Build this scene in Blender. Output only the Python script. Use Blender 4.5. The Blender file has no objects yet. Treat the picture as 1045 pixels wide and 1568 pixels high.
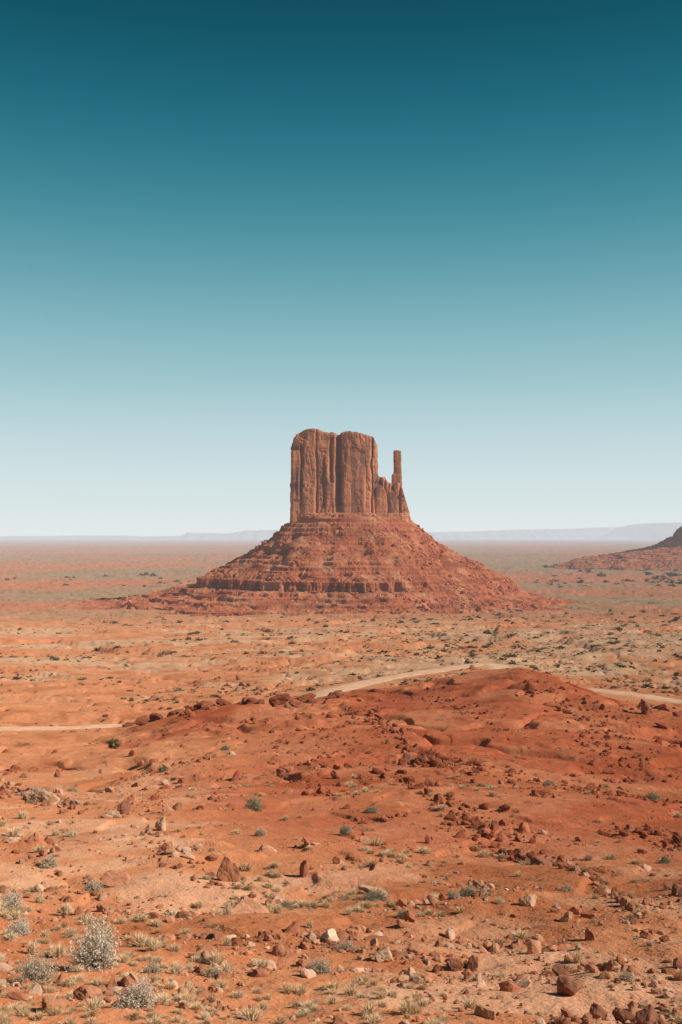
import bpy, math, numpy as np
rng=np.random.default_rng(11)
F=1524.0; CX=522.5; HY=822.0
def sm(a,b,x):
    t=np.clip((x-a)/(b-a),0,1); return t*t*(3-2*t)
# ---------------------------------------------------------------- noise
def hsh(ix,iy,iz,seed):
    h=(ix*374761393+iy*668265263+iz*2147483647+seed*144269504)&0xffffffff
    h=((h^(h>>13))*1274126177)&0xffffffff
    h=((h^(h>>15))*2246822519)&0xffffffff
    return (h^(h>>16))&0xffffffff
def perlin(x,y,seed=0):
    x=np.asarray(x,float); y=np.asarray(y,float)
    fx=np.floor(x); fy=np.floor(y); ix=fx.astype(np.int64); iy=fy.astype(np.int64)
    dx=x-fx; dy=y-fy
    u=dx*dx*dx*(dx*(dx*6-15)+10); v=dy*dy*dy*(dy*(dy*6-15)+10)
    def g(i,j):
        a=hsh(ix+i,iy+j,0,seed)*(2*math.pi/4294967296.0)
        return np.cos(a)*(dx-i)+np.sin(a)*(dy-j)
    a=g(0,0); b=g(1,0); c=g(0,1); d=g(1,1)
    return ((a+(b-a)*u)*(1-v)+(c+(d-c)*u)*v)*1.5
def vnoise(x,y,z,seed=0):
    fx=np.floor(x);fy=np.floor(y);fz=np.floor(z)
    ix=fx.astype(np.int64);iy=fy.astype(np.int64);iz=fz.astype(np.int64)
    u=x-fx;v=y-fy;w=z-fz
    u=u*u*(3-2*u);v=v*v*(3-2*v);w=w*w*(3-2*w)
    def g(i,j,k): return hsh(ix+i,iy+j,iz+k,seed)/2147483648.0-1
    a=g(0,0,0)*(1-u)+g(1,0,0)*u; b=g(0,1,0)*(1-u)+g(1,1,0)*u
    c=g(0,0,1)*(1-u)+g(1,0,1)*u; d=g(0,1,1)*(1-u)+g(1,1,1)*u
    return (a*(1-v)+b*v)*(1-w)+(c*(1-v)+d*v)*w
# ---------------------------------------------------------------- terrain
near=[(1.0,-1.7),(3,-2.5),(6,-3.7)]
def col(n12,n20,n35,n60,n100,rest):
    k=[(r,HY-z*F/r) for r,z in near]+[(12,n12),(20,n20),(35,n35),(60,n60),(100,n100)]+rest
    return k
farL=[(400,1052),(550,1014),(750,986),(1000,965),(1350,944)]
farC=[(550,1001),(750,976),(1000,958),(1350,942)]
cols={
-900:col(1570,1445,1335,1250,1195,[(150,1155),(200,1130),(235,1120),(300,1092)]+farL),
0:col(1570,1445,1335,1250,1195,[(150,1155),(200,1128),(235,1117),(300,1090)]+farL),
100:col(1570,1445,1332,1245,1190,[(150,1148),(200,1124),(235,1115),(300,1088)]+farL),
190:col(1570,1443,1330,1240,1180,[(150,1138),(200,1115),(218,1115),(235,1112),(300,1085)]+farL),
300:col(1570,1442,1328,1236,1170,[(150,1120),(195,1087),(220,1099),(260,1097),(330,1068),(400,1046),(550,1010),(750,980),(1000,962),(1350,944)]),
440:col(1570,1440,1325,1232,1162,[(150,1110),(200,1068),(230,1081),(275,1078),(340,1056),(420,1030),(550,1004),(750,978),(1000,960),(1350,942)]),
500:col(1570,1440,1325,1230,1160,[(150,1108),(205,1060),(240,1069),(300,1058),(340,1047),(420,1024)]+farC),
600:col(1570,1440,1325,1230,1160,[(150,1104),(212,1055),(245,1060),(300,1052),(330,1043),(370,1029),(450,1013)]+farC),
740:col(1570,1440,1328,1236,1164,[(150,1104),(225,1027),(260,1038),(340,1032),(420,1015),(450,1009)]+farC),
800:col(1570,1440,1330,1240,1168,[(150,1104),(220,1020),(260,1044),(340,1040),(390,1026),(420,1017),(450,1010)]+farC),
850:col(1570,1442,1332,1243,1171,[(150,1108),(212,1034),(250,1056),(330,1052),(380,1032),(420,1024)]+farC),
900:col(1570,1442,1334,1246,1174,[(150,1112),(198,1060),(240,1066),(300,1060),(330,1052),(400,1030)]+farC),
960:col(1570,1444,1340,1252,1182,[(150,1120),(190,1078),(220,1084),(270,1071),(300,1062),(400,1031)]+farC),
1045:col(1570,1446,1345,1260,1190,[(150,1128),(180,1096),(210,1102),(250,1086),(280,1077),(400,1034)]+farC),
1900:col(1570,1446,1345,1260,1195,[(150,1140),(180,1110),(210,1110),(250,1096),(280,1087),(400,1040)]+farC),
}
LR=np.linspace(0,math.log(120000),950)
pxs=sorted(cols); azs=[math.degrees(math.atan((p-CX)/F)) for p in pxs]
ct=[]
for p,a in zip(pxs,azs):
    k=cols[p]; ca=math.cos(math.radians(a))
    r=[q[0] for q in k]; z=[-(q[1]-HY)/F*q[0]*(ca if q[0]>=12 else 1) for q in k]
    r+=[2000,200000]; z+=[-119,-119]
    ct.append(np.interp(LR,np.log(r),z))
ct=np.array(ct)
AG=np.linspace(-48,48,481)
T=np.empty((481,950))
for j in range(950): T[:,j]=np.interp(AG,azs,ct[:,j])
def gs(M,s,ax):
    n=int(3*s)+1; k=np.exp(-0.5*(np.arange(-n,n+1)/s)**2); k/=k.sum()
    Mp=np.pad(M,[(n,n) if i==ax else (0,0) for i in (0,1)],mode='edge')
    return np.apply_along_axis(lambda v:np.convolve(v,k,'valid'),ax,Mp)
T=gs(T,1.6,1); T=gs(T,2.2,0)
def Hbase_p(az,r):
    a=np.clip((az+48)/96*480,0,479.999); b=np.clip(np.log(np.maximum(r,1.0))/LR[-1]*949,0,948.999)
    i=a.astype(int); j=b.astype(int); u=a-i; v=b-j
    return (T[i,j]*(1-u)+T[i+1,j]*u)*(1-v)+(T[i,j+1]*(1-u)+T[i+1,j+1]*u)*v
OCT=[(0.3,.012),(0.65,.024),(1.4,.055),(3,.12),(6.3,.23),(13,.36),(27,.6),(55,.8),(115,1.3)]
def redmask(x,y,r,az):
    w=perlin(x/40,y/40,91)*6
    m=sm(-9,3,az+w+6*(1-sm(60,180,r)) -4)*sm(22,55,r)
    m2=sm(-14,-8,az+w*.5)*sm(120,170,r)
    m=np.maximum(m,m2)*(1-sm(225,275,r))
    return np.clip(m,0,1)
def roadd(x,y):
    P=ROADC; best=np.full(np.shape(x),1e9)
    for k in range(len(P)-1):
        ax,ay=P[k]; bx,by=P[k+1]; dx,dy=bx-ax,by-ay
        t=np.clip(((x-ax)*dx+(y-ay)*dy)/(dx*dx+dy*dy),0,1)
        best=np.minimum(best,np.hypot(x-ax-t*dx,y-ay-t*dy))
    return best
def polar(px,r):
    az=math.atan((px-CX)/F); return (r*math.sin(az),r*math.cos(az))
ROADK=[(-700,236),(-300,236),(0,235),(100,235),(190,236),(260,238),(340,243),(430,256),(480,276),(520,304),(570,334),(630,356),(690,384),(738,410),(770,392),(794,345),(825,318),(885,314),(960,296),(1045,280),(1200,262),(1500,262)]
RK=[polar(*k) for k in ROADK]
ROADC=[]
for i in range(1,len(RK)-2):
    p0,p1,p2,p3=[np.array(RK[j]) for j in (i-1,i,i+1,i+2)]
    for t in np.linspace(0,1,6,endpoint=False):
        ROADC.append(tuple(0.5*((2*p1)+(-p0+p2)*t+(2*p0-5*p1+4*p2-p3)*t*t+(-p0+3*p1-3*p2+p3)*t**3)))
def H(x,y,spacing=0.0):
    x=np.asarray(x,float); y=np.asarray(y,float)
    r=np.hypot(x,y)+1e-6; az=np.degrees(np.arctan2(x,y))
    z=Hbase_p(az,r); n=np.zeros_like(z)
    rgh=.5+.85*sm(-.2,.35,perlin(x/38,y/38,46))      # smooth aprons against broken ground
    for k,(lam,amp) in enumerate(OCT):
        f=1-sm(0.3,0.6,spacing/lam) if np.ndim(spacing) else 1.0
        n+=perlin(x/lam+k*13.7,y/lam-k*7.1,k)*np.minimum(amp,0.011*r)*f*(rgh if lam<20 else 1)
    red=redmask(x,y,r,az)
    wx=x+3*perlin(x/9,y/9,37); wy=y+3*perlin(x/9,y/9,38)
    t=perlin(wx/13,wy/13,31)+.35*perlin(x/4,y/4,32); n+=0.6*(sm(0,.09,t)-.5)*(.3+.7*red)*sm(40,80,r)*(rgh-.35)
    t=perlin(wx/7,wy/7,47)+.35*perlin(x/2.2,y/2.2,48); n+=0.15*(sm(.1,.18,t))*sm(14,30,r)*(1-sm(150,250,r))
    gl=1-np.abs(perlin(wx/22,wy/34,39)+.3*perlin(x/8,y/8,40)); n-=.9*sm(.86,1.,gl)*sm(60,120,r)*(1-sm(500,900,r))
    t=perlin(x/45,y/45,33)+.3*perlin(x/12,y/12,34); n+=1.0*(sm(0,.06,t)-.5)*sm(150,260,r)
    t=perlin(x/150,y/110,35)+.3*perlin(x/40,y/30,36); n+=3.0*(sm(0,.05,t)-.5)*sm(350,600,r)
    n+=perlin(x/900,y/500,41)*5*sm(1500,3000,r)+perlin(x/3500,y/1800,42)*9*sm(3000,6000,r)
    n*=sm(2,14,r)
    if np.size(x)>0:
        m=(r>200)&(r<480)
        if np.any(m):
            q=np.ones_like(z); q[m]=0.10+0.90*sm(6,20,roadd(x[m],y[m])); n=n*q
    return z+n
def solve(px,py):
    """distance along a bearing at which the smooth ground is seen at a given depression"""
    px=np.atleast_1d(np.asarray(px,float)); py=np.atleast_1d(np.asarray(py,float))
    az=np.arctan((px-CX)/F); R=np.exp(np.linspace(math.log(9),math.log(4500),1400))
    z=Hbase_p(np.degrees(az)[:,None],R[None,:]); dy=-z*F/(R[None,:]*np.cos(az)[:,None])
    ok=dy<=(py-HY)[:,None]; i=np.argmax(ok,axis=1); r=R[i]
    return r*np.sin(az), r*np.cos(az), r
# ---------------------------------------------------------------- mesh helpers
def link(ob,parent=None):
    bpy.context.scene.collection.objects.link(ob)
    if parent: ob.parent=parent
    return ob
def mesh(name,V,Fc,mat,smooth=False,colr=None,parent=None):
    me=bpy.data.meshes.new(name); V=np.ascontiguousarray(V,dtype=np.float32)
    Fc=np.ascontiguousarray(Fc,dtype=np.int32); n=Fc.shape[1]
    me.vertices.add(len(V)); me.vertices.foreach_set('co',V.ravel())
    me.loops.add(Fc.size); me.loops.foreach_set('vertex_index',Fc.ravel())
    me.polygons.add(len(Fc)); me.polygons.foreach_set('loop_start',np.arange(0,Fc.size,n,dtype=np.int32))
    me.polygons.foreach_set('loop_total',np.full(len(Fc),n,dtype=np.int32))
    me.polygons.foreach_set('use_smooth',np.full(len(Fc),smooth,dtype=bool))
    me.update(calc_edges=True); me.materials.append(mat)
    if colr is not None:
        a=me.color_attributes.new('Col','FLOAT_COLOR','POINT')
        c=np.ones((len(V),4),np.float32); c[:,:3]=colr; a.data.foreach_set('color',c.ravel())
    ob=bpy.data.objects.new(name,me); return link(ob,parent)
def grid_faces(n,m,wrap=False):
    i=np.arange(n-1)[:,None]; j=np.arange(m if wrap else m-1)[None,:]; j2=(j+1)%m
    return np.stack([i*m+j,i*m+j2,(i+1)*m+j2,(i+1)*m+j],-1).reshape(-1,4)
# ---------------------------------------------------------------- materials
HAZE=(0.65,0.68,0.72,1)  # emission colour of the aerial haze painted into the materials
def newmat(name):
    m=bpy.data.materials.new(name); m.use_nodes=True; nt=m.node_tree; nt.nodes.clear(); m.cycles.emission_sampling='NONE'; return m,nt
def mixc(nt,a,b,f,bt='MIX'):
    n=nt.nodes.new('ShaderNodeMix'); n.data_type='RGBA'; n.blend_type=bt
    for s,v in ((n.inputs[0],f),(n.inputs[6],a),(n.inputs[7],b)):
        if isinstance(v,bpy.types.NodeSocket): nt.links.new(v,s)
        else: s.default_value=v
    return n.outputs[2]
def mathn(nt,op,a,b=None,c=None,clamp=False):
    n=nt.nodes.new('ShaderNodeMath'); n.operation=op; n.use_clamp=clamp
    for s,v in zip(n.inputs,(a,b,c)):
        if v is None: continue
        if isinstance(v,bpy.types.NodeSocket): nt.links.new(v,s)
        else: s.default_value=v
    return n.outputs[0]
def pos(nt,scale=(1,1,1)):
    g=nt.nodes.new('ShaderNodeNewGeometry'); mp=nt.nodes.new('ShaderNodeMapping'); mp.inputs['Scale'].default_value=scale
    nt.links.new(g.outputs['Position'],mp.inputs['Vector']); return mp.outputs[0]
def noise(nt,vec,scale,detail=4,rough=.55):
    n=nt.nodes.new('ShaderNodeTexNoise'); n.inputs['Scale'].default_value=scale; n.inputs['Detail'].default_value=detail; n.inputs['Roughness'].default_value=rough
    nt.links.new(vec,n.inputs['Vector']); return n.outputs['Fac']
def ramp(nt,f,a,b,lo=0.,hi=1.):
    n=nt.nodes.new('ShaderNodeMapRange'); n.interpolation_type='SMOOTHSTEP'
    n.inputs['From Min'].default_value=a; n.inputs['From Max'].default_value=b; n.inputs['To Min'].default_value=lo; n.inputs['To Max'].default_value=hi
    nt.links.new(f,n.inputs['Value']); return n.outputs[0]
def finish(nt,colr,bump=None,bstr=.5,bdist=.1,haze=True,hd=26000.):
    p=nt.nodes.new('ShaderNodeBsdfDiffuse'); p.inputs['Roughness'].default_value=.6
    if isinstance(colr,bpy.types.NodeSocket): nt.links.new(colr,p.inputs['Color'])
    else: p.inputs['Color'].default_value=colr
    if bump is not None:
        b=nt.nodes.new('ShaderNodeBump'); b.inputs['Strength'].default_value=bstr; b.inputs['Distance'].default_value=bdist
        nt.links.new(bump,b.inputs['Height']); nt.links.new(b.outputs[0],p.inputs['Normal'])
    o=nt.nodes.new('ShaderNodeOutputMaterial'); out=p.outputs[0]
    if haze:  # aerial haze painted as a glow in the surface, growing with distance from origin
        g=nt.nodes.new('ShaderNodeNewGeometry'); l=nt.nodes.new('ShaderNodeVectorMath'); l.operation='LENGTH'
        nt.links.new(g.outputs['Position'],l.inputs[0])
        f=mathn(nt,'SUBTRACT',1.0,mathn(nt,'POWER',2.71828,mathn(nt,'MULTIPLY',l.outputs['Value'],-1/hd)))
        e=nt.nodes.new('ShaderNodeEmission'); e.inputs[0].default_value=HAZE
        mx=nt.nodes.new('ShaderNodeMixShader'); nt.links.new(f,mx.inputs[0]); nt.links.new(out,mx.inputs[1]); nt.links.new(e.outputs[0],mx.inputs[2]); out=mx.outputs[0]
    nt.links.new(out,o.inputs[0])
def attr(nt):
    a=nt.nodes.new('ShaderNodeAttribute'); a.attribute_name='Col'; return a.outputs['Color']
# ground
gm,nt=newmat('red_desert_soil')
P=pos(nt); c=attr(nt)
n1=noise(nt,P,.9,4,.6); n3=noise(nt,P,9,2,.7)
c=mixc(nt,c,(1.16,1.26,1.34,1),ramp(nt,n1,.5,.68,0,.8),'MULTIPLY')
c=mixc(nt,c,(.70,.63,.6,1),ramp(nt,n3,.55,.75,0,.65),'MULTIPLY')
vo=nt.nodes.new('ShaderNodeTexVoronoi'); vo.inputs['Scale'].default_value=7; nt.links.new(P,vo.inputs['Vector'])
peb=ramp(nt,vo.outputs['Distance'],.12,.2,1,0); pm=mathn(nt,'MULTIPLY',peb,ramp(nt,n1,.46,.56))
sepc=nt.nodes.new('ShaderNodeSeparateColor'); nt.links.new(vo.outputs['Color'],sepc.inputs[0])
pm=mathn(nt,'MULTIPLY',pm,ramp(nt,sepc.outputs[0],.45,.55))
c=mixc(nt,c,(.60,.37,.25,1),pm)
h=mathn(nt,'ADD',mathn(nt,'MULTIPLY',n3,.45),mathn(nt,'MULTIPLY',n1,2.0))
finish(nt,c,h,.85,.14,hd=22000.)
def rockmat(name,tower):
    m,nt=newmat(name); P=pos(nt); 
    if tower:
        s=noise(nt,pos(nt,(.06,.06,.014)),1,4,.6); s2=noise(nt,pos(nt,(.3,.3,.03)),1,4,.6); st=noise(nt,pos(nt,(.01,.01,.16)),1,3,.5)
        c=mixc(nt,(.57,.235,.118,1),(.30,.135,.083,1),ramp(nt,s,.47,.60))
        c=mixc(nt,c,(.68,.32,.175,1),ramp(nt,s2,.55,.75,0,.6))
        c=mixc(nt,c,(.68,.58,.54,1),ramp(nt,st,.55,.7,0,.7),'MULTIPLY')
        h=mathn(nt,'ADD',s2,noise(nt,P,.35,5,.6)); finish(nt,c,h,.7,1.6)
    else:
        st=noise(nt,pos(nt,(.006,.006,.22)),1,4,.6); s=noise(nt,P,.03,5,.65); f=noise(nt,P,.25,4,.7)
        c=mixc(nt,(.49,.15,.070,1),(.35,.10,.050,1),ramp(nt,st,.45,.6))
        c=mixc(nt,c,(.57,.255,.135,1),ramp(nt,s,.46,.66,0,.85))
        c=mixc(nt,c,(.58,.50,.46,1),ramp(nt,f,.54,.72,0,.8),'MULTIPLY')
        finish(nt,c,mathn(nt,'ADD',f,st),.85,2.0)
    return m
M_tower=rockmat('tower_sandstone',True); M_talus=rockmat('talus_shale',False)
def attrmat(name,sc,bd,haze=True,var=.5,bump=True):
    m,nt=newmat(name); P=pos(nt); n=noise(nt,P,sc,3,.65)
    c=mixc(nt,attr(nt),(.6,.52,.48,1),ramp(nt,n,.45,.7,0,var),'MULTIPLY')
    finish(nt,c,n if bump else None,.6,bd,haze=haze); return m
M_rock=attrmat('weathered_rock',7,.05); M_plant=attrmat('dry_foliage',3,.01,var=.2,bump=False)
M_bigrock=attrmat('boulder_stone',3.5,.12,var=.8)
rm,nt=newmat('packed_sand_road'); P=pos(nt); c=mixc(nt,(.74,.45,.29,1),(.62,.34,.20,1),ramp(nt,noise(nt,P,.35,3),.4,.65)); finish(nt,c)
# ---------------------------------------------------------------- GROUND sheet
rr=[1.0]
while rr[-1]<95000:
    r=rr[-1]; rr.append(r*(1+(.02 if r<9 else .0042 if r<300 else .006 if r<2200 else .016)))
rr=np.array([.02]+rr)
azf=np.linspace(-24,24,860); side=24+ (np.linspace(0,1,70)**1.6)*156; side=side[1:]
az=np.concatenate([-side[::-1][1:],azf,side])
R,A=np.meshgrid(rr,np.radians(az),indexing='ij')
X=R*np.sin(A); Y=R*np.cos(A)
dr=np.gradient(rr)[:,None]*np.ones_like(A); da=np.maximum(R*np.radians(48/860),dr)
Z=H(X,Y,da)
RAD=R; AZ=np.degrees(A)
def gcol(X,Y,RAD,AZ):
    S=np.array([.60,.232,.107]); Rd=np.array([.475,.127,.058]); Pa=np.array([.72,.40,.24]); Ol=np.array([.36,.215,.12]); Mr=np.array([.50,.18,.088])
    red=redmask(X,Y,RAD,AZ)[...,None]
    C=S*np.ones(X.shape+(3,))
    w=sm(.0,.35,perlin(X/7,Y/7,51)+.5*perlin(X/2.2,Y/2.2,52))[...,None]
    nearm=(1-sm(60,140,RAD))[...,None]
    C=C*(1-w*.55*nearm)+Pa*w*.55*nearm
    C=C*(1-red)+Rd*red
    w=sm(-.05,.4,perlin(X/22,Y/22,53)+.5*perlin(X/5,Y/5,54))[...,None]*red*.65
    C=C*(1-w)+np.array([.58,.215,.102])*w
    pl=sm(255,420,RAD)
    a=perlin(X/120,Y/60,55)+.5*perlin(X/35,Y/22,56)+.35*perlin(X/9,Y/9,57)
    w=(sm(-.3,.4,a+ .3*sm(-4,10,AZ)-.08)*pl*(1-sm(900,1300,RAD)))[...,None]*.85
    C=C*(1-w)+np.array([.59,.35,.205])*w
    w=(sm(1000,1700,RAD))[...,None]
    b=perlin(X/1500,Y/420,58)+.5*perlin(X/500,Y/200,59)+.3*perlin(X/120,Y/120,60)
    Cf=Ol+(Mr-Ol)*sm(-.2,.3,b)[...,None]
    C=C*(1-w)+Cf*w
    sp=sm(.25,.5,perlin(X/14,Y/14,61)+perlin(X/45,Y/30,62)*.5)*sm(900,1400,RAD)*(1-sm(6000,9000,RAD))*.5
    C=C*(1-sp[...,None])+np.array([.17,.13,.07])*sp[...,None]
    v=sm(-.05,.55,perlin(X/16,Y/16,63)+.5*perlin(X/7,Y/7,64)+.3*perlin(X/3,Y/3,65))[...,None]*(1-.6*sm(900,1500,RAD)[...,None])
    C=C*(1-v*(1-np.array([.82,.73,.68])))
    return C
C=gcol(X,Y,RAD,AZ)
fc=grid_faces(len(rr),len(az),True)
mesh('desert_ground',np.stack([X,Y,Z],-1).reshape(-1,3),fc[:,::-1],gm,True,C.reshape(-1,3))
# ---------------------------------------------------------------- ROAD
RC=np.array(ROADC); 
seg=np.hypot(*np.diff(RC,axis=0).T); s=np.concatenate([[0],np.cumsum(seg)]); ss=np.arange(0,s[-1],1.5)
cx=np.interp(ss,s,RC[:,0]); cy=np.interp(ss,s,RC[:,1]); tx=np.gradient(cx); ty=np.gradient(cy); l=np.hypot(tx,ty); tx/=l; ty/=l
wd=6.6+1.8*perlin(ss/25,ss*0,71)
off=np.linspace(-1,1,9)
RX=cx[:,None]-ty[:,None]*off*wd[:,None]; RY=cy[:,None]+tx[:,None]*off*wd[:,None]
RX+=perlin(ss/6,ss*0+3,72)[:,None]*.8*np.abs(off); 
RZ=H(RX,RY)+.2+.1*(1-off[None,:]**2); RZ[:,0]-=.5; RZ[:,-1]-=.5
mesh('dirt_road',np.stack([RX,RY,RZ],-1).reshape(-1,3),grid_faces(*RX.shape)[:,::-1],rm,True)
# ---------------------------------------------------------------- BUTTE
def talus(prof,D,ry,seed,parent,name,rub0,nfront=1100,nback=160,cliff=(-80,-66),step=1.3,gs_=1.):
    pr=np.array(prof,float); out=[pr[0]]
    for a,b in zip(pr[:-1],pr[1:]):
        n=max(1,int(math.hypot(b[0]-a[0],b[1]-a[1])/step))
        for k in range(1,n+1): out.append(a+(b-a)*k/n)
    pr=np.array(out); k=np.exp(-.5*(np.arange(-36,37)/14.)**2); k/=k.sum()
    pp=np.pad(pr,[(36,36),(0,0)],mode='edge'); soft=np.stack([np.convolve(pp[:,i],k,'valid') for i in range(3)],1)
    k2=np.exp(-.5*(np.arange(-4,5)/1.2)**2);k2/=k2.sum(); pp=np.pad(pr,[(4,4),(0,0)],mode='edge'); pr=np.stack([np.convolve(pp[:,i],k2,'valid') for i in range(3)],1)
    th=np.concatenate([np.linspace(-math.pi*1.04,math.pi*.04,nfront),np.linspace(math.pi*.04,math.pi*.96,nback+2)[1:-1]])
    ct,st=np.cos(th),np.sin(th)
    xx=ct*200
    rub=sm(rub0,rub0+60,xx+perlin(th*6,th*0,seed)*60)[None,:]*1.0
    Z=pr[:,0:1]*(1-rub)+soft[:,0:1]*rub; W=pr[:,1:2]*(1-rub)+soft[:,1:2]*rub; Cc=pr[:,2:3]*(1-rub)+soft[:,2:3]*rub
    X=Cc+W*ct; Y=D+W*ry*st
    g=perlin(X/110,Y/110,seed+1)*20+perlin(X/45,Y/45,seed+2)*12+perlin(X/17,Y/17,seed+3)*5
    g=g*sm(90,180,W)*gs_
    W2=W+g
    cl=((Z<cliff[1]+2)&(Z>cliff[0]-2))*1.0
    cr=perlin(X/11,Y/11,seed+4); W2=W2-cl*(1-rub)*(9*sm(.0,.2,cr)*sm(cliff[1]-1,cliff[1]-4,Z)+3*perlin(X/4,Y/4,seed+5))
    X=Cc+W2*ct; Y=D+W2*ry*st
    hs=perlin(X/32,Y/32,seed+6)*2.4+perlin(X/14,Y/14,seed+7)*1.9+perlin(X/6.5,Y/6.5,seed+8)*1.2+perlin(X/3,Y/3,seed+9)*.6
    hs=hs*(1-cl*(1-rub)*.8)
    Zn=Z+hs
    hgt=7.5; wz=Zn+1.5*perlin(X/90,Y/90,seed+12); q=wz/hgt; fr=q-np.floor(q); tz=(np.floor(q)+sm(.6,.88,fr))*hgt-(wz-Zn)
    mk=(1-rub*.75)*sm(-.25,.25,perlin(X/60,Z/6,seed+10))*.75
    Zn=Zn*(1-mk)+tz*mk
    n,m=Zn.shape
    mesh(name,np.stack([X,Y,Zn],-1).reshape(-1,3),grid_faces(n,m,True),M_talus,False,parent=parent)
    return X,Y,Zn,rub
D=1700.; K=D/F
def bx(px): return (px-CX)*K
def bz(py): return (HY-py)*K
def block(cx,cy,rx,ry,z0,top,seed,taper=.05,rough=1.0,ex=7.0,res=1.0,head=0.,cracks=()):
    """weathered sandstone mass: superelliptic plan, outline of the summit given as (x,z) pairs"""
    top=np.array(top,float) if np.ndim(top) else np.array([[cx,top]])
    per=2*math.pi*max((rx+ry)/2,3)*1.15; n=int(max(40,per/res)); 
    a=np.linspace(0,2*math.pi,n*4); c,s=np.cos(a),np.sin(a); k=(np.abs(c)**ex+np.abs(s)**ex)**(-1/ex)
    px_,py_=rx*k*c,ry*k*s; L=np.concatenate([[0],np.cumsum(np.hypot(np.diff(px_),np.diff(py_)))]); th=np.interp(np.linspace(0,L[-1],n,endpoint=False),L,a)
    c,s=np.cos(th),np.sin(th); k=(np.abs(c)**ex+np.abs(s)**ex)**(-1/ex)
    nx=np.sign(c)*np.abs(k*c)**(ex-1)/rx; ny=np.sign(s)*np.abs(k*s)**(ex-1)/ry; ln=np.hypot(nx,ny); nx/=ln; ny/=ln
    zm=top[:,1].max(); nz=int((zm-z0)/(res*1.3)); t=np.linspace(0,1,nz)[:,None]
    zt=np.interp(cx+rx*k*c,top[:,0],top[:,1])[None,:]
    zz=z0+(zt-z0)*t
    sc=1+taper*(1-t)+head*sm(.8,.9,t)
    X=cx+rx*k*c*sc; Y=cy+ry*k*s*sc
    m=min(rx,ry)
    xw=X+4*vnoise(X/30,Y/30,zz/35,seed+30)
    pan=np.round(vnoise(xw/21,Y/21,zz/90,seed+11)*3)/3
    d=3.2*pan+1.3*vnoise(xw/24,Y/24,zz/80,seed)+.8*vnoise(xw/8,Y/8,zz/26,seed+1)+.6*vnoise(X/3,Y/3,zz/6,seed+2)
    ms=sm(-.1,.4,vnoise(X/30,Y/30,zz/45,seed+12))
    f=vnoise(xw/18,Y/18,zz/150,seed+3); d-=2.8*(1-sm(.0,.07,np.abs(f)))*(.2+.8*ms)
    f=vnoise(xw/7,Y/7,zz/40,seed+4); d-=.9*(1-sm(.0,.12,np.abs(f)))*ms
    d+=.8*vnoise(X/60,Y/60,zz/6,seed+5)+sm(.1,.2,vnoise(X/20,Y/20,zz/26,seed+6))*1.6
    f=vnoise(X/40,Y/40,zz/14,seed+14); d-=1.2*(1-sm(0,.07,np.abs(f)))
    d-=1.2*sm(.96,1.,t)**3
    d=d*rough*min(1,m/16)
    X=X+d*nx; Y=Y+d*ny
    fr=sm(-.2,-.7,ny)[None,:]
    for (x0,w,dep,zl,zh) in cracks:
        wob=vnoise(zz/30,zz*0+x0,zz*0,seed+20)*2.0+vnoise(zz/8,zz*0+x0,zz*0,seed+21)*.6
        q=np.exp(-(np.abs(X-x0-wob)/w)**3)*sm(zl-4,zl+4,zz)*(1-sm(zh,zh+5,zz))
        Y=Y+dep*q*fr
    zz=zz+t**8*(1.6*vnoise(X/14,Y/14,X*0,seed+7)+1.2*vnoise(X/5,Y/5,X*0,seed+8))*min(1,m/14)
    rows=[np.stack([X,Y,zz],-1)]
    e=rows[0][-1]; cen=np.array([cx,cy])
    for q in (.985,.95,.88,.8,.62,.4,.2,.02):
        w=e.copy(); w[:,:2]=cen+(e[:,:2]-cen)*q
        w[:,2]=np.interp(w[:,0],top[:,0],top[:,1])*(1-q**3)+e[:,2]*q**3+(1-q)*.5+.8*vnoise(w[:,0]/6,w[:,1]/6,w[:,0]*0,seed+9)
        rows.append(w[None])
    G=np.concatenate([rows[0]]+rows[1:],0); return G.reshape(-1,3),grid_faces(G.shape[0],n,True)
def joinparts(parts):
    V=[];Fq=[];o=0
    for v,f in parts: V.append(v);Fq.append(f+o);o+=len(v)
    return np.vstack(V),np.vstack(Fq)
butte=bpy.data.objects.new('sandstone_butte',None); link(butte)
prof=[(40,40,bx(530)),(34,98,bx(539)),(31,103,bx(539)),(24,104,bx(539)),(22,112,bx(538)),(14,121,bx(536)),(11,122,bx(536)),(5,132,bx(535)),(-1,134,bx(535)),(-4,143,bx(535)),(-20,172,bx(537)),(-24,174,bx(537)),(-42,210,bx(538)),(-60,238,bx(537)),(-65,249,bx(535)),(-66,253,bx(535)),(-80,255,bx(535)),(-83,268,bx(532)),(-89,290,bx(528)),(-93,292,bx(526)),(-97,325,bx(520)),(-101,327,bx(518)),(-104,366,bx(514)),(-108,368,bx(512)),(-113,420,bx(510)),(-130,580,bx(510))]
tX,tY,tZ,tR=talus(prof,D,.93,200,butte,'talus_slope',40)
parts=[]
def O(l): return [(bx(a),bz(b)) for a,b in l]
def B(p0,p1,top,dy,ry,seed,**k):
    parts.append(block(bx((p0+p1)/2),D+dy,(p1-p0)/2*K*.98,ry,22,O(top) if isinstance(top,list) else bz(top),seed,**k))
CR=[(bx(519),4.2,30,55,400),(bx(521),7,14,40,115),(bx(463),2.0,8,50,150),(bx(486),1.8,7,30,400),(bx(497),2.0,10,50,130),(bx(508),3.0,12,30,160),(bx(546),1.3,4,30,120),(bx(569),2.0,9,40,400),(bx(455),1.8,6,30,150)]
B(447.5,575.5,[(447,694),(449.5,686),(452.5,675),(456,668),(464,664),(474,661.5),(488,662.5),(496,666),(507,667),(517,668),(518.3,673),(520.7,673),(522,667.5),(528,666),(546,667),(561,670.5),(571,673),(574,678),(576,688)],0,50,300,cracks=CR,taper=.0)
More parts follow.
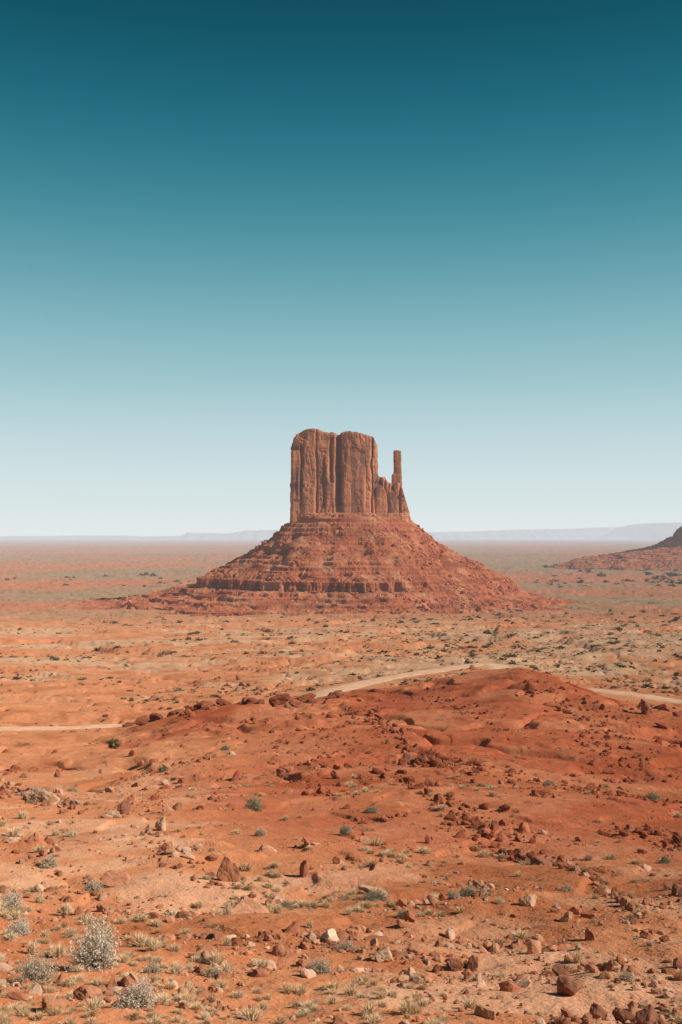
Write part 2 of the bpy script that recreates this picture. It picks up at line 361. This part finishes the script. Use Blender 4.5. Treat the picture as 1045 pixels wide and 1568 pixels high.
B(467,495,[(467,663.5),(474,661.5),(488,662),(495,666)],-3,47,320,taper=.02,rough=.6,cracks=CR)
B(525,562,[(525,667.5),(546,667.5),(562,671)],-4,47,330,taper=.03,rough=.5)
B(448.5,463,693,-27,22,340,rough=.8)
B(499,514,742,-36,16,350,taper=.15)
B(526,537,726,-38,14,360,taper=.2)
B(466,484,748,-36,16,370,taper=.12,rough=.8)
B(566,628,[(566,720),(572,726),(577,728),(579,737),(583,733),(588,731),(592,740),(598,742),(603,744),(607,740),(612,742),(616,752),(619,764),(623,776),(628,786)],-4,27,380,taper=.03,cracks=[(bx(581),2.4,10,30,150),(bx(590),1.8,9,30,150),(bx(600),2.4,11,30,150),(bx(611),1.8,7,30,150)])
B(574,592,[(574,748),(583,744),(592,757)],-26,14,400,taper=.2)
B(594,607,[(594,756),(600,752),(607,765)],-24,12,410,taper=.2)
B(603.8,613.6,690.5,-2,6.8,440,taper=.4,rough=.8,ex=3.5,res=.6,head=.14)
B(600.5,615,726,-2,10,450,taper=.2)
B(449,627,787,4,60,460,taper=.02,rough=.7)
v,f=joinparts(parts); mesh('rock_tower',v,f,M_tower,False,parent=butte)
# second butte (mostly out of frame at the right)
butte2=bpy.data.objects.new('sandstone_butte',None); link(butte2)
D2=3800.; K2=D2/F; c2=(1165-CX)*K2
prof2=[((HY-p)*K2,w*K2,c2) for p,w in ((785,60),(797,106),(801,114),(812,124),(820,134),(831,152),(836,160),(841,182),(846,215),(850,245),(856,276),(861,296),(868,326),(880,370),(900,440))]
talus(prof2,D2,.4,500,butte2,'talus_slope',9000,nfront=700,cliff=(-68,-60),step=3.0,gs_=1.4)
parts=[block(c2+5,D2,105*K2*.8,130,60,240,600,res=3),block(c2-40*K2,D2-20,45*K2,80,50,200,610,res=3)]
v,f=joinparts(parts); mesh('rock_tower',v,f,M_tower,False,parent=butte2)
# ---------------------------------------------------------------- distant mesas
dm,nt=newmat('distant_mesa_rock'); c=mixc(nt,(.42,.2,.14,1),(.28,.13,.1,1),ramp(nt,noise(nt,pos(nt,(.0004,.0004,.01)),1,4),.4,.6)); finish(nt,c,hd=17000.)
def mesa(pts,Dm,seed,depth=5000):
    k=Dm/F; xs=np.arange(pts[0][0],pts[-1][0],.6); yt=np.interp(xs,[p[0] for p in pts],[p[1] for p in pts])
    top=(HY-yt)*k+perlin(xs/9,xs*0,seed)*18+perlin(xs/3,xs*0,seed+1)*9
    wx=(xs-CX)*k; fr=perlin(xs/12,xs*0,seed+2)*900
    rows=[]
    for dy,q in ((-1800,-.05),(-900,.45),(-150,.62),(0,1.),(depth,1.),(depth+2500,-.05)):
        base=-140.; rows.append(np.stack([wx,Dm+dy+fr,base+(top-base)*max(q,0)],-1))
    G=np.array(rows); mesh('distant_mesa',G.reshape(-1,3),grid_faces(G.shape[0],G.shape[1]),dm,False)
mesa([(-900,821),(-300,819),(-60,821.5),(60,821),(150,820),(185,821.5),(275,821),(283,816),(345,817),(362,815),(374,812.5),(415,811.5),(500,812),(560,817),(640,816),(720,819.5)],42000,700)
mesa([(610,822),(640,815),(720,814),(800,811),(870,810),(940,807),(1045,808),(1400,806),(1900,812)],48000,710)
mesa([(960,820),(985,805),(1010,801),(1060,800),(1300,799),(1500,815)],36000,720,3000)
# ---------------------------------------------------------------- rocks
import bmesh
def ico(sub):
    bm=bmesh.new(); bmesh.ops.create_icosphere(bm,subdivisions=sub,radius=1); bm.verts.ensure_lookup_table()
    v=np.array([q.co[:] for q in bm.verts]); f=np.array([[q.index for q in p.verts] for p in bm.faces]); bm.free(); return v,f
def rockshapes(sub,n,seed,rough=.04):
    v,f=ico(sub); L=[]
    g=np.random.default_rng(seed)
    for k in range(n):
        nn=g.normal(size=(13,3)); nn/=np.linalg.norm(nn,axis=1)[:,None]; cst=g.uniform(.5,.95,13)
        d=v@nn.T; rr_=np.min(np.where(d>.05,cst/np.maximum(d,.05),9),axis=1); rr_=np.minimum(rr_,1.25)
        w=v*rr_[:,None]; w=w*(1+.09*vnoise(w[:,0]*3+k,w[:,1]*3,w[:,2]*3,k)[:,None])+rough*g.normal(size=w.shape); L.append(w)
    return L,f
R1,F1=rockshapes(2,14,1); R2,F2=rockshapes(4,38,2,.014)
def rot(n,g,tilt=.5):
    a=g.uniform(0,2*math.pi,n); b=g.normal(0,tilt,n); c_=g.normal(0,tilt,n)
    ca,sa=np.cos(a),np.sin(a); cb,sb=np.cos(b),np.sin(b); cc_,sc_=np.cos(c_),np.sin(c_)
    Rz=np.zeros((n,3,3)); Rz[:,0,0]=ca;Rz[:,0,1]=-sa;Rz[:,1,0]=sa;Rz[:,1,1]=ca;Rz[:,2,2]=1
    Rx=np.zeros((n,3,3)); Rx[:,0,0]=1;Rx[:,1,1]=cb;Rx[:,1,2]=-sb;Rx[:,2,1]=sb;Rx[:,2,2]=cb
    Ry=np.zeros((n,3,3)); Ry[:,1,1]=1;Ry[:,0,0]=cc_;Ry[:,0,2]=sc_;Ry[:,2,0]=-sc_;Ry[:,2,2]=cc_
    return Rz@Rx@Ry
def scatter(name,shapes,faces,P,S,colr,mat,g,tilt=.5,parent=None,vc=None,smooth=False):
    n=len(P); idx=g.integers(0,len(shapes),n); M=rot(n,g,tilt); B_=np.stack(shapes)[idx]
    V=np.einsum('nij,nvj->nvi',M,B_*S[:,None,:])+P[:,None,:]; nv=B_.shape[1]
    Fc=(faces[None]+(np.arange(n)*nv)[:,None,None]).reshape(-1,faces.shape[1])
    cc=np.repeat(colr,nv,axis=0)
    if vc is not None: cc=cc*np.stack(vc)[idx].reshape(-1,1)
    return mesh(name,V.reshape(-1,3),Fc,mat,smooth,cc,parent)
g=np.random.default_rng(5)
def azr(n,a0,a1,r0,r1):
    a=np.radians(g.uniform(a0,a1,n)); r=np.exp(g.uniform(math.log(r0),math.log(r1),n)); return r*np.sin(a),r*np.cos(a),r,np.degrees(a)
PAL=np.array([[.62,.31,.175],[.56,.24,.13],[.68,.42,.28],[.44,.175,.095],[.52,.21,.11]])
REDP=np.array([[.45,.14,.07],[.38,.11,.058],[.52,.18,.095],[.40,.13,.07]])
def put(x,y,sz,sink=.25): return np.stack([x,y,H(x,y)+sz*sink],-1)
x,y,r,a=azr(26000,-29,29,9,110)
cl=perlin(x/3.2,y/3.2,81)+.7*perlin(x/12,y/12,82)+.3*sm(4,-14,a)*(1-sm(30,60,r))-.06
kp=g.uniform(0,1,len(x))<sm(-.1,.6,cl); x,y,r,a=x[kp],y[kp],r[kp],a[kp]
sz=np.minimum(.017*np.exp(g.exponential(.64,len(x))),.16)*np.clip((r/18)**.8,.7,5)
S=np.stack([sz*g.uniform(.8,1.4,len(x)),sz*g.uniform(.7,1.2,len(x)),sz*g.uniform(.5,.9,len(x))],-1)
pick=g.integers(0,5,len(x)); redm=redmask(x,y,r,a)>g.uniform(0,1,len(x)); colr=np.where(redm[:,None],REDP[pick%4],PAL[pick])*g.uniform(.8,1.15,(len(x),1))
scatter('scattered_stones',R1,F1,put(x,y,sz,.15),S,colr,M_rock,g)
x,y,r,a=azr(9000,-29,29,80,520)
cl=perlin(x/11,y/11,83)+.8*perlin(x/35,y/35,84)+.15*redmask(x,y,r,a); kp=(g.uniform(0,1,len(x))<sm(.1,.65,cl))&(roadd(x,y)>8); x,y,r,a=x[kp],y[kp],r[kp],a[kp]
sz=np.minimum(.14*np.exp(g.exponential(.5,len(x))),.8)*(r/160)**.6
S=np.stack([sz*g.uniform(.8,1.5,len(x)),sz*g.uniform(.7,1.2,len(x)),sz*g.uniform(.5,.9,len(x))],-1)
scatter('hillside_rubble',R1,F1,put(x,y,sz,.15),S,REDP[g.integers(0,4,len(x))]*g.uniform(.8,1.15,(len(x),1)),M_rock,g)
def band(poly,n,spread,s0,s1):
    poly=np.array(poly,float); sg=np.hypot(*np.diff(poly,axis=0).T); s=np.concatenate([[0],np.cumsum(sg)]); t=g.uniform(0,s[-1],n)
    px=np.interp(t,s,poly[:,0])+g.normal(0,spread,n); py=np.interp(t,s,poly[:,1])+g.normal(0,spread*.45,n)
    x,y,r=solve(px,py); q=g.uniform(0,1,n)**2.; return x,y,r,np.exp(math.log(s0)+(math.log(s1)-math.log(s0))*q)*r/F/2*1.25
bands=[([(560,1082),(600,1130),(635,1168),(690,1188),(745,1195)],210,11,3,12),
([(610,1172),(680,1188)],60,7,6,19),
([(440,1120),(420,1160),(440,1205),(520,1235)],120,14,2.5,8),
([(530,1080),(500,1130),(540,1180)],140,20,2.5,7),
([(590,1200),(720,1268),(830,1318),(890,1340),(945,1388),(1010,1440)],330,9,3,15),
([(700,1270),(760,1310),(840,1325)],90,8,6,17),
([(860,1330),(920,1360)],60,8,7,18),
([(810,1062),(860,1075),(930,1112),(900,1150),(1000,1180)],230,20,2.5,8),
([(640,1060),(720,1090),(790,1140)],130,18,2.5,7),
([(960,1290),(1045,1310),(1100,1320)],90,12,4,13),
([(750,1190),(850,1210),(960,1240),(1045,1260)],170,14,2.5,9),
([(890,1450),(960,1490),(1040,1540)],140,20,4,18),
([(650,1330),(760,1400),(860,1470)],90,22,3.5,12),
([(470,1440),(600,1455),(730,1468)],150,12,4,14),
([(560,1490),(700,1530),(860,1555)],60,20,4,12),
([(0,1190),(60,1220),(120,1250)],140,16,4,14),
([(220,1270),(260,1330),(330,1360),(400,1400)],110,22,3.5,12),
([(30,1300),(120,1380),(200,1440)],110,28,4,14),
([(120,1540),(260,1555),(360,1560)],60,18,5,16),
([(330,1045),(430,1068)],40,6,4,10)]
L=[band(*b) for b in bands]; x=np.concatenate([q[0] for q in L]);y=np.concatenate([q[1] for q in L]);r=np.concatenate([q[2] for q in L]);sz=np.concatenate([q[3] for q in L])
a=np.degrees(np.arctan2(x,y)); S=np.stack([sz*g.uniform(.9,1.5,len(x)),sz*g.uniform(.7,1.2,len(x)),sz*g.uniform(.6,1.1,len(x))],-1)
redm=redmask(x,y,r,a)>.4; pick=g.integers(0,5,len(x)); colr=np.where(redm[:,None],REDP[pick%4],PAL[pick])*g.uniform(.65,1.0,(len(x),1))
R3,F3=rockshapes(3,16,3,.02)
scatter('rock_outcrop',R3,F3,put(x,y,sz,.2),S,colr,M_bigrock,g)
px=np.concatenate([g.uniform(285,460,150),g.uniform(460,520,26),g.uniform(190,300,40),g.uniform(975,1060,12)]); rc=np.interp(px,[190,300,440,520,600,880,960,1045],[203,196,200,206,212,200,190,181])+g.normal(-1,3.2,len(px))
kp=perlin(px/22,px*0,88)>-.1; px=px[kp]; rc=rc[kp]
aa=np.arctan((px-CX)/F); x=rc*np.sin(aa); y=rc*np.cos(aa); sz=np.exp(g.uniform(math.log(.3),math.log(1.8),len(x)))
S=np.stack([sz*g.uniform(1.,1.8,len(x)),sz*g.uniform(.8,1.2,len(x)),sz*g.uniform(.5,.8,len(x))],-1)
scatter('rim_rock_ledge',R3,F3,put(x,y,sz,.25),S,REDP[g.integers(0,4,len(x))]*.72,M_bigrock,g,.15)
n,m=tZ.shape; ii=g.integers(60,n-160,14000); jj=g.integers(0,1100,14000)
kp=g.uniform(0,1,14000)<(.25+.75*tR[0,jj])*sm(-.25,.3,perlin(tX[ii,jj]/40,tY[ii,jj]/40,89)); ii=ii[kp];jj=jj[kp]
P_=np.stack([tX[ii,jj],tY[ii,jj],tZ[ii,jj]],-1); sz=np.minimum(.85*np.exp(g.exponential(.5,len(ii))),4.5)
S=np.stack([sz*g.uniform(.8,1.4,len(ii)),sz,sz*g.uniform(.6,1.,len(ii))],-1)
scatter('talus_boulders',R1,F1,P_,S,REDP[g.integers(0,4,len(ii))]*g.uniform(1.,1.45,(len(ii),1)),M_rock,g,parent=butte)
BL=[(380,1402,75,42,0),(348,1360,28,40,1),(180,1362,48,22,1),(190,1262,18,26,3),(248,1292,20,18,2),(256,1330,22,20,1),(505,1437,28,22,5),(540,1430,25,20,1),(466,1346,14,22,4),(575,1378,40,12,2),(698,1468,30,24,3),(724,1466,20,26,3),(830,1326,36,16,3),(885,1346,22,20,3),(810,1398,25,22,2),(795,1316,20,16,3),(870,1518,38,26,3),(915,1560,26,24,3),(955,1560,30,26,3),(992,1566,34,28,3),(905,1430,18,16,4),(62,1226,42,20,2),(42,1202,22,12,1),(590,1462,34,18,2),(780,1512,32,24,4),(860,1485,22,14,3),(905,1412,20,10,4),(645,1182,24,18,3),(625,1178,20,15,3),(990,1100,20,24,3),(440,1078,16,12,3),(130,1545,40,24,1),(630,1415,18,16,4),(300,1325,16,14,2),(515,1330,10,10,1),(968,1420,16,10,3),(80,1560,44,26,1),(1025,1372,18,10,3)]
CB=np.array([[.62,.31,.175],[.54,.24,.13],[.62,.37,.23],[.34,.145,.085],[.48,.185,.10],[.80,.59,.41]])
for k,(px,py,w,h_,ci_) in enumerate(BL):
    x,y,r=solve(px,min(py,1566)); sc_=r/F
    S=np.stack([sc_*w*.60,sc_*w*.5,sc_*h_*.70],-1)
    zc=H(x,y)+S[:,2]*.35
    ob=scatter('boulder',[R2[k]],F2,np.zeros((1,3)),S,CB[ci_][None]*1.0,M_bigrock,np.random.default_rng(k+40),.16)
    ob.location=(x[0],y[0],zc[0])
# ---------------------------------------------------------------- plants
def blades(g,n,h=1.,w=.03,spread=.5):
    a=g.uniform(0,2*math.pi,n); l=h*g.uniform(.55,1.,n); ph=np.abs(g.normal(0,spread,n)); b=g.uniform(0,.28,n)*h
    bx_=np.cos(a)*b; by_=np.sin(a)*b; tx=bx_+np.cos(a)*l*np.sin(ph); ty=by_+np.sin(a)*l*np.sin(ph); tz=l*np.cos(ph)
    mx=bx_*.5+tx*.5-np.cos(a)*.05; my=by_*.5+ty*.5-np.sin(a)*.05; mz=tz*.6
    o=g.uniform(0,2*math.pi,n); ox=np.cos(o)*w; oy=np.sin(o)*w; z=np.zeros(n)
    V=np.stack([np.stack([bx_-ox,by_-oy,z-.05],-1),np.stack([bx_+ox,by_+oy,z-.05],-1),np.stack([mx+ox*.8,my+oy*.8,mz],-1),np.stack([tx,ty,tz],-1),np.stack([mx-ox*.8,my-oy*.8,mz],-1)],1)
    i=np.arange(n)[:,None]*5
    Fc=np.vstack([i+np.array([[0,1,2]]),i+np.array([[0,2,4]]),i+np.array([[4,2,3]])])
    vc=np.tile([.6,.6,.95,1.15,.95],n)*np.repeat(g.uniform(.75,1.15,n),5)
    return V.reshape(-1,3),Fc,vc
def lib(fn,count,seed):
    G=np.random.default_rng(seed); L=[fn(G) for _ in range(count)]; return [l[0] for l in L],L[0][1],[l[2] for l in L]
TU,TF,TC=lib(lambda q:blades(q,240,1.,.022,.8),8,21)
x,y,r,a=azr(3600,-29,29,10.5,75)
cl=perlin(x/4,y/4,95)+.5*perlin(x/14,y/14,96)+.65*sm(5,-12,a)*(1-sm(20,40,r)) -.1*sm(25,60,r)-.15*sm(0,8,a)
kp=g.uniform(0,1,len(x))<sm(-.1,.7,cl)*.9; x,y,r,a=x[kp],y[kp],r[kp],a[kp]
h_=g.uniform(.05,.15,len(x))*np.clip(r/16,.9,2.4); S=np.stack([h_*g.uniform(1.0,1.8,len(x)),h_*g.uniform(1.,1.8,len(x)),h_],-1)
gc=np.array([[.82,.60,.35],[.76,.52,.29],[.64,.44,.25],[.86,.66,.42]])[g.integers(0,4,len(x))]
T2=[(100,1400,24,22),(215,1458,34,24),(235,1468,24,20),(330,1478,36,22),(345,1490,34,18),(90,1468,30,22),(50,1458,26,24),(60,1385,22,18),(385,1568,48,20),(565,1568,36,22),(625,1566,40,26),(305,1402,26,20),(350,1408,22,24),(425,1414,22,18),(720,1556,34,20),(190,1482,28,14),(270,1500,30,16),(475,1425,14,16),(885,1455,18,20),(795,1350,14,9),(765,1396,20,12),(980,1412,18,9),(640,1500,16,14),(145,1568,30,20),(20,1300,30,14),(60,1320,26,12),(35,1270,24,12),(85,1298,20,10),(350,1455,24,16),(250,1440,20,12),(400,1482,26,14),(460,1530,28,16),(290,1530,26,16),(510,1545,24,14)]
x2,y2,r2=solve([q[0] for q in T2],[min(q[1],1567) for q in T2]); w2=np.array([q[2] for q in T2])*r2/F; h2=np.array([q[3] for q in T2])*r2/F
x=np.concatenate([x,x2]);y=np.concatenate([y,y2]);S=np.vstack([S,np.stack([w2*.66,w2*.66,h2*1.1],-1)]); gc=np.vstack([gc,np.tile([.88,.67,.42],(len(x2),1))])
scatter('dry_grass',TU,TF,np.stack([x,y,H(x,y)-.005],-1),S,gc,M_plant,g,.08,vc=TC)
def shrub(g,n=420,leaf=.035,h=1.,fill=1.):
    """many forked twigs with tiny leaves filling an uneven dome"""
    V=[];C_=[]
    nl=7; lob=g.normal(size=(nl,3)); lob[:,2]=np.abs(lob[:,2]); lob/=np.linalg.norm(lob,axis=1)[:,None]; la=g.uniform(.6,1.05,nl)
    for i in range(n):
        d=g.normal(size=3); d[2]=abs(d[2])*.9+.05; d/=np.linalg.norm(d)
        q=np.max(la*np.clip((lob@d),0,1)**2); L_=(.45+.6*q)*g.uniform(.6,1.)
        t=d*L_; t[2]*=h; m_=t*.5+g.normal(0,.04,3); m_[2]=abs(m_[2]); o=g.normal(size=3); o=o/np.linalg.norm(o)*.008
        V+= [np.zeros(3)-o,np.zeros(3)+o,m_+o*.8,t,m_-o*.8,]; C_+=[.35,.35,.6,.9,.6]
    V=np.array(V); i=np.arange(n)[:,None]*5
    Fc=np.vstack([i+np.array([[0,1,2]]),i+np.array([[0,2,4]]),i+np.array([[4,2,3]])])
    nlf=int(n*4*fill); b=g.integers(0,n,nlf); tip=V[b*5+3]; mid=V[b*5+2]; u=g.uniform(.1,1.08,nlf)[:,None]; c_=mid+(tip-mid)*u+g.normal(0,.035,(nlf,3)); c_[:,2]=np.abs(c_[:,2])
    o1=g.normal(size=(nlf,3)); o1/=np.linalg.norm(o1,axis=1)[:,None]; o2=np.cross(o1,g.normal(size=(nlf,3))); o2/=np.linalg.norm(o2,axis=1)[:,None]
    s_=leaf*g.uniform(.5,1.2,nlf)[:,None]
    LV=np.stack([c_-o1*s_,c_+o1*s_,c_+o2*s_*1.1],1).reshape(-1,3); LF=np.arange(nlf*3).reshape(-1,3)+len(V)
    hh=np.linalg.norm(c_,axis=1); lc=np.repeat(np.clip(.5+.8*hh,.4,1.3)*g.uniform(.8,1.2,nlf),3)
    return np.vstack([V,LV]),np.vstack([Fc,LF]),np.concatenate([C_,lc])
SB=[(145,1492,90,90,0),(208,1566,76,52,0),(14,1402,52,42,0),(54,1506,82,46,1),(490,1496,50,32,1),(390,1254,32,24,2),(143,1368,34,20,1),(840,1218,27,14,2),(718,1382,42,20,2),(577,1384,56,26,2),(1000,1255,24,16,2),(695,1394,24,16,1),(530,1295,26,18,2),(235,1500,34,18,1),(400,1300,24,14,1),(1018,1330,22,12,2),(440,1385,26,16,2),(620,1406,28,18,2),(570,1262,26,14,2),(110,1202,20,11,2),(30,1440,46,28,0),(530,1448,44,22,1),(870,1375,24,14,1),(960,1500,28,16,1),(325,1500,40,20,1),(75,1340,34,18,1),(305,1258,22,12,1),(250,1180,18,10,2),(345,1145,16,9,2)]
SC=[[.72,.60,.46],[.60,.47,.33],[.42,.35,.22]]
for k,(px,py,w,h_,ci_) in enumerate(SB):
    G=np.random.default_rng(900+k); v,f,vc=shrub(G,n=620,leaf=.026 if w>40 else .042,h=1.0,fill=1.4)
    x,y,r=solve(px,min(py,1566)); s_=r[0]/F; v=v*np.array([w*.6,w*.6,h_*1.12])*s_
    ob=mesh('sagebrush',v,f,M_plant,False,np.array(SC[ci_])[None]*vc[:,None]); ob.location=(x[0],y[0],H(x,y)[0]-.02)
def juniper(w,h,seed):
    G=np.random.default_rng(seed); V=[];Fq=[];C_=[]
    def limb(p,q,r0,r1):
        o=len(V); d=q-p; d/=np.linalg.norm(d); a=np.cross(d,[.3,.9,.1]); a/=np.linalg.norm(a); b=np.cross(d,a)
        for P0,rr_ in ((p,r0),(q,r1)):
            for k in range(6):
                t=k*math.pi/3; V.append(P0+(a*math.cos(t)+b*math.sin(t))*rr_); C_.append([.13,.085,.055])
        for k in range(6):
            k2=(k+1)%6; Fq.append([o+k,o+k2,o+6+k2]); Fq.append([o+k,o+6+k2,o+6+k])
    top=np.array([.05*w,0,h*.8]); limb(np.array([0,0,-.1]),top*.45,.09*w,.06*w); limb(top*.45,top,.06*w,.02*w)
    ends=[top]
    for k in range(12):
        st=top*G.uniform(.15,.8); a=G.uniform(0,6.28); e=st+np.array([math.cos(a)*w*.4,math.sin(a)*w*.4,G.uniform(.05,.3)*h]); limb(st,e,.03*w,.01*w); ends+=[e,(e+st)/2]
    V=np.array(V); Fq=np.array(Fq); C_=np.array(C_)
    n=2600; e=np.array(ends)[G.integers(0,len(ends),n)]; off=G.normal(size=(n,3)); off/=np.linalg.norm(off,axis=1)[:,None]; c_=e+off*(G.uniform(0,1,(n,1))**.5)*w*.17; c_[:,2]=np.clip(c_[:,2],.08*h,h*1.02)
    o1=G.normal(size=(n,3));o2=G.normal(size=(n,3)); s_=.035*w
    LV=np.stack([c_,c_+o1*s_,c_+o2*s_],1).reshape(-1,3); LC=np.repeat(np.array([.14,.135,.055])[None]*G.uniform(.5,1.3,(n,1)),3,axis=0)
    return np.vstack([V,LV]),np.vstack([Fq,np.arange(n*3).reshape(-1,3)+len(V)]),np.vstack([C_,LC])
for px,py,w,h_ in [(172,1145,19,27)]:
    x,y,r=solve(px,py); v,f,c_=juniper(w*r[0]/F,h_*r[0]/F,77); ob=mesh('juniper_tree',v,f,M_plant,False,c_); ob.location=(x[0],y[0],H(x,y)[0])
SL,SF,SV=lib(lambda g:shrub(g,n=26,leaf=.2,h=.8,fill=.8),10,33)
def shrubs(name,x,y,s,colr):
    S=np.stack([s*g.uniform(.8,1.3,len(x)),s*g.uniform(.8,1.3,len(x)),s*g.uniform(.75,1.1,len(x))],-1)
    scatter(name,SL,SF,np.stack([x,y,H(x,y)-.05*s],-1),S,colr,M_plant,g,.05,vc=SV)
x,y,r,a=azr(11000,-29,29,290,1500)
cl=perlin(x/60,y/45,97)+.4*perlin(x/160,y/110,98)+.5*sm(-5,7,a)-.24+.2*sm(400,600,r)
kp=(g.uniform(0,1,len(x))<sm(-.2,.45,cl))&(roadd(x,y)>10)&~(((x+5)/450)**2+((y-D)/400)**2<1)
x,y,r,a=x[kp],y[kp],r[kp],a[kp]; s_=np.minimum(.48*np.exp(g.exponential(.45,len(x))),2.6)*np.clip((r/420)**.55,.8,1.9)
shrubs('desert_shrubs',x,y,s_,np.array([[.17,.145,.068],[.26,.205,.11],[.135,.115,.055]])[g.integers(0,3,len(x))])
Q=[];
for p0,p1,q0,q1,n_ in ((600,760,962,1006,55),(760,1060,965,1010,50),(980,1090,1035,1060,18),(400,600,940,985,40),(240,420,940,960,12),(600,1045,935,962,80),(820,1060,870,900,60),(990,1080,878,895,50),(120,240,995,1012,5),(0,300,880,900,24)):
    Q.append(np.stack([g.uniform(p0,p1,n_),g.uniform(q0,q1,n_)],-1))
Q=np.vstack(Q); x,y,r=solve(Q[:,0],Q[:,1]); kp=(roadd(x,y)>10); x,y,r=x[kp],y[kp],r[kp]
shrubs('desert_shrubs',x,y,np.exp(g.uniform(math.log(3),math.log(7.5),len(x)))*r/F,np.tile([[.125,.11,.052]],(len(x),1)))
x,y,r,a=azr(2600,-29,29,18,270); kp=(roadd(x,y)>9)&(g.uniform(0,1,len(x))<.12+.88*sm(-.15,.5,perlin(x/20,y/20,99))); x,y,r,a=x[kp],y[kp],r[kp],a[kp]
s_=g.uniform(.10,.25,len(x))*np.clip((r/40)**.75,.6,2.6)
SL,SF,SV=lib(lambda g:shrub(g,n=60,leaf=.085,h=.75,fill=.9),10,34)
shrubs('desert_shrubs',x,y,s_,np.array([[.64,.45,.27],[.40,.31,.18],[.72,.52,.32],[.34,.27,.16]])[g.choice(4,len(x),p=[.34,.16,.34,.16])])
# ---------------------------------------------------------------- light, sky
el=math.radians(36); saz=math.radians(108)   # azimuth clockwise from +Y (view direction)
sd=np.array([math.sin(saz)*math.cos(el),math.cos(saz)*math.cos(el),math.sin(el)])
from mathutils import Vector
su=bpy.data.lights.new('sun','SUN'); su.energy=5.0; su.angle=math.radians(.5); su.color=(1,.95,.87)
so=link(bpy.data.objects.new('sun',su)); so.rotation_euler=Vector(sd).to_track_quat('Z','Y').to_euler(); so.location=(300,-200,400)
w=bpy.data.worlds.new('World'); bpy.context.scene.world=w; w.use_nodes=True; nt=w.node_tree; nt.nodes.clear()
sky=nt.nodes.new('ShaderNodeTexSky'); sky.sky_type='NISHITA'; sky.sun_disc=False; sky.sun_elevation=el; sky.sun_rotation=saz; sky.altitude=1600; sky.air_density=1.0; sky.dust_density=.6; sky.ozone_density=1.2
tc=nt.nodes.new('ShaderNodeTexCoord'); sp=nt.nodes.new('ShaderNodeSeparateXYZ'); nt.links.new(tc.outputs['Generated'],sp.inputs[0])
cr=nt.nodes.new('ShaderNodeValToRGB'); cr.color_ramp.interpolation='B_SPLINE'
def s2l(c): return [((v/255)/12.92 if v/255<.04045 else ((v/255+.055)/1.055)**2.4) for v in c]
stops=[(0.0,(228,234,235)),(.03,(220,231,233)),(.09,(198,219,223)),(.15,(163,202,208)),(.235,(108,169,180)),(.32,(55,134,151)),(.40,(19,102,121)),(.475,(0,73,90)),(.6,(0,58,76)),(1.,(4,55,82))]
e=cr.color_ramp.elements
for i,(p,c_) in enumerate(stops):
    q=e[i] if i<2 else e.new(p)
    q.position=p; q.color=(*[v for v in s2l(c_)],1)
nt.links.new(sp.outputs[2],cr.inputs[0])
mu=nt.nodes.new('ShaderNodeMix'); mu.data_type='RGBA'; mu.blend_type='MULTIPLY'; mu.inputs[0].default_value=1; nt.links.new(cr.outputs[0],mu.inputs[6]); mu.inputs[7].default_value=(10,10,10,1)
mx=nt.nodes.new('ShaderNodeMix'); mx.data_type='RGBA'; mx.inputs[0].default_value=.94; nt.links.new(sky.outputs[0],mx.inputs[6]); nt.links.new(mu.outputs[2],mx.inputs[7])
bg=nt.nodes.new('ShaderNodeBackground'); bg.inputs[1].default_value=.1; nt.links.new(mx.outputs[2],bg.inputs[0])
wo=nt.nodes.new('ShaderNodeOutputWorld'); nt.links.new(bg.outputs[0],wo.inputs[0])
# ---------------------------------------------------------------- camera
cam=bpy.data.cameras.new('camera'); cam.sensor_fit='VERTICAL'; cam.sensor_height=36; cam.lens=36*F/1568; cam.shift_y=38/1568; cam.clip_start=.1; cam.clip_end=300000
co=link(bpy.data.objects.new('camera',cam)); co.rotation_euler=(math.pi/2,0,0); bpy.context.scene.camera=co
sc=bpy.context.scene; sc.view_settings.view_transform='Standard'; sc.view_settings.look='None'; sc.view_settings.exposure=0
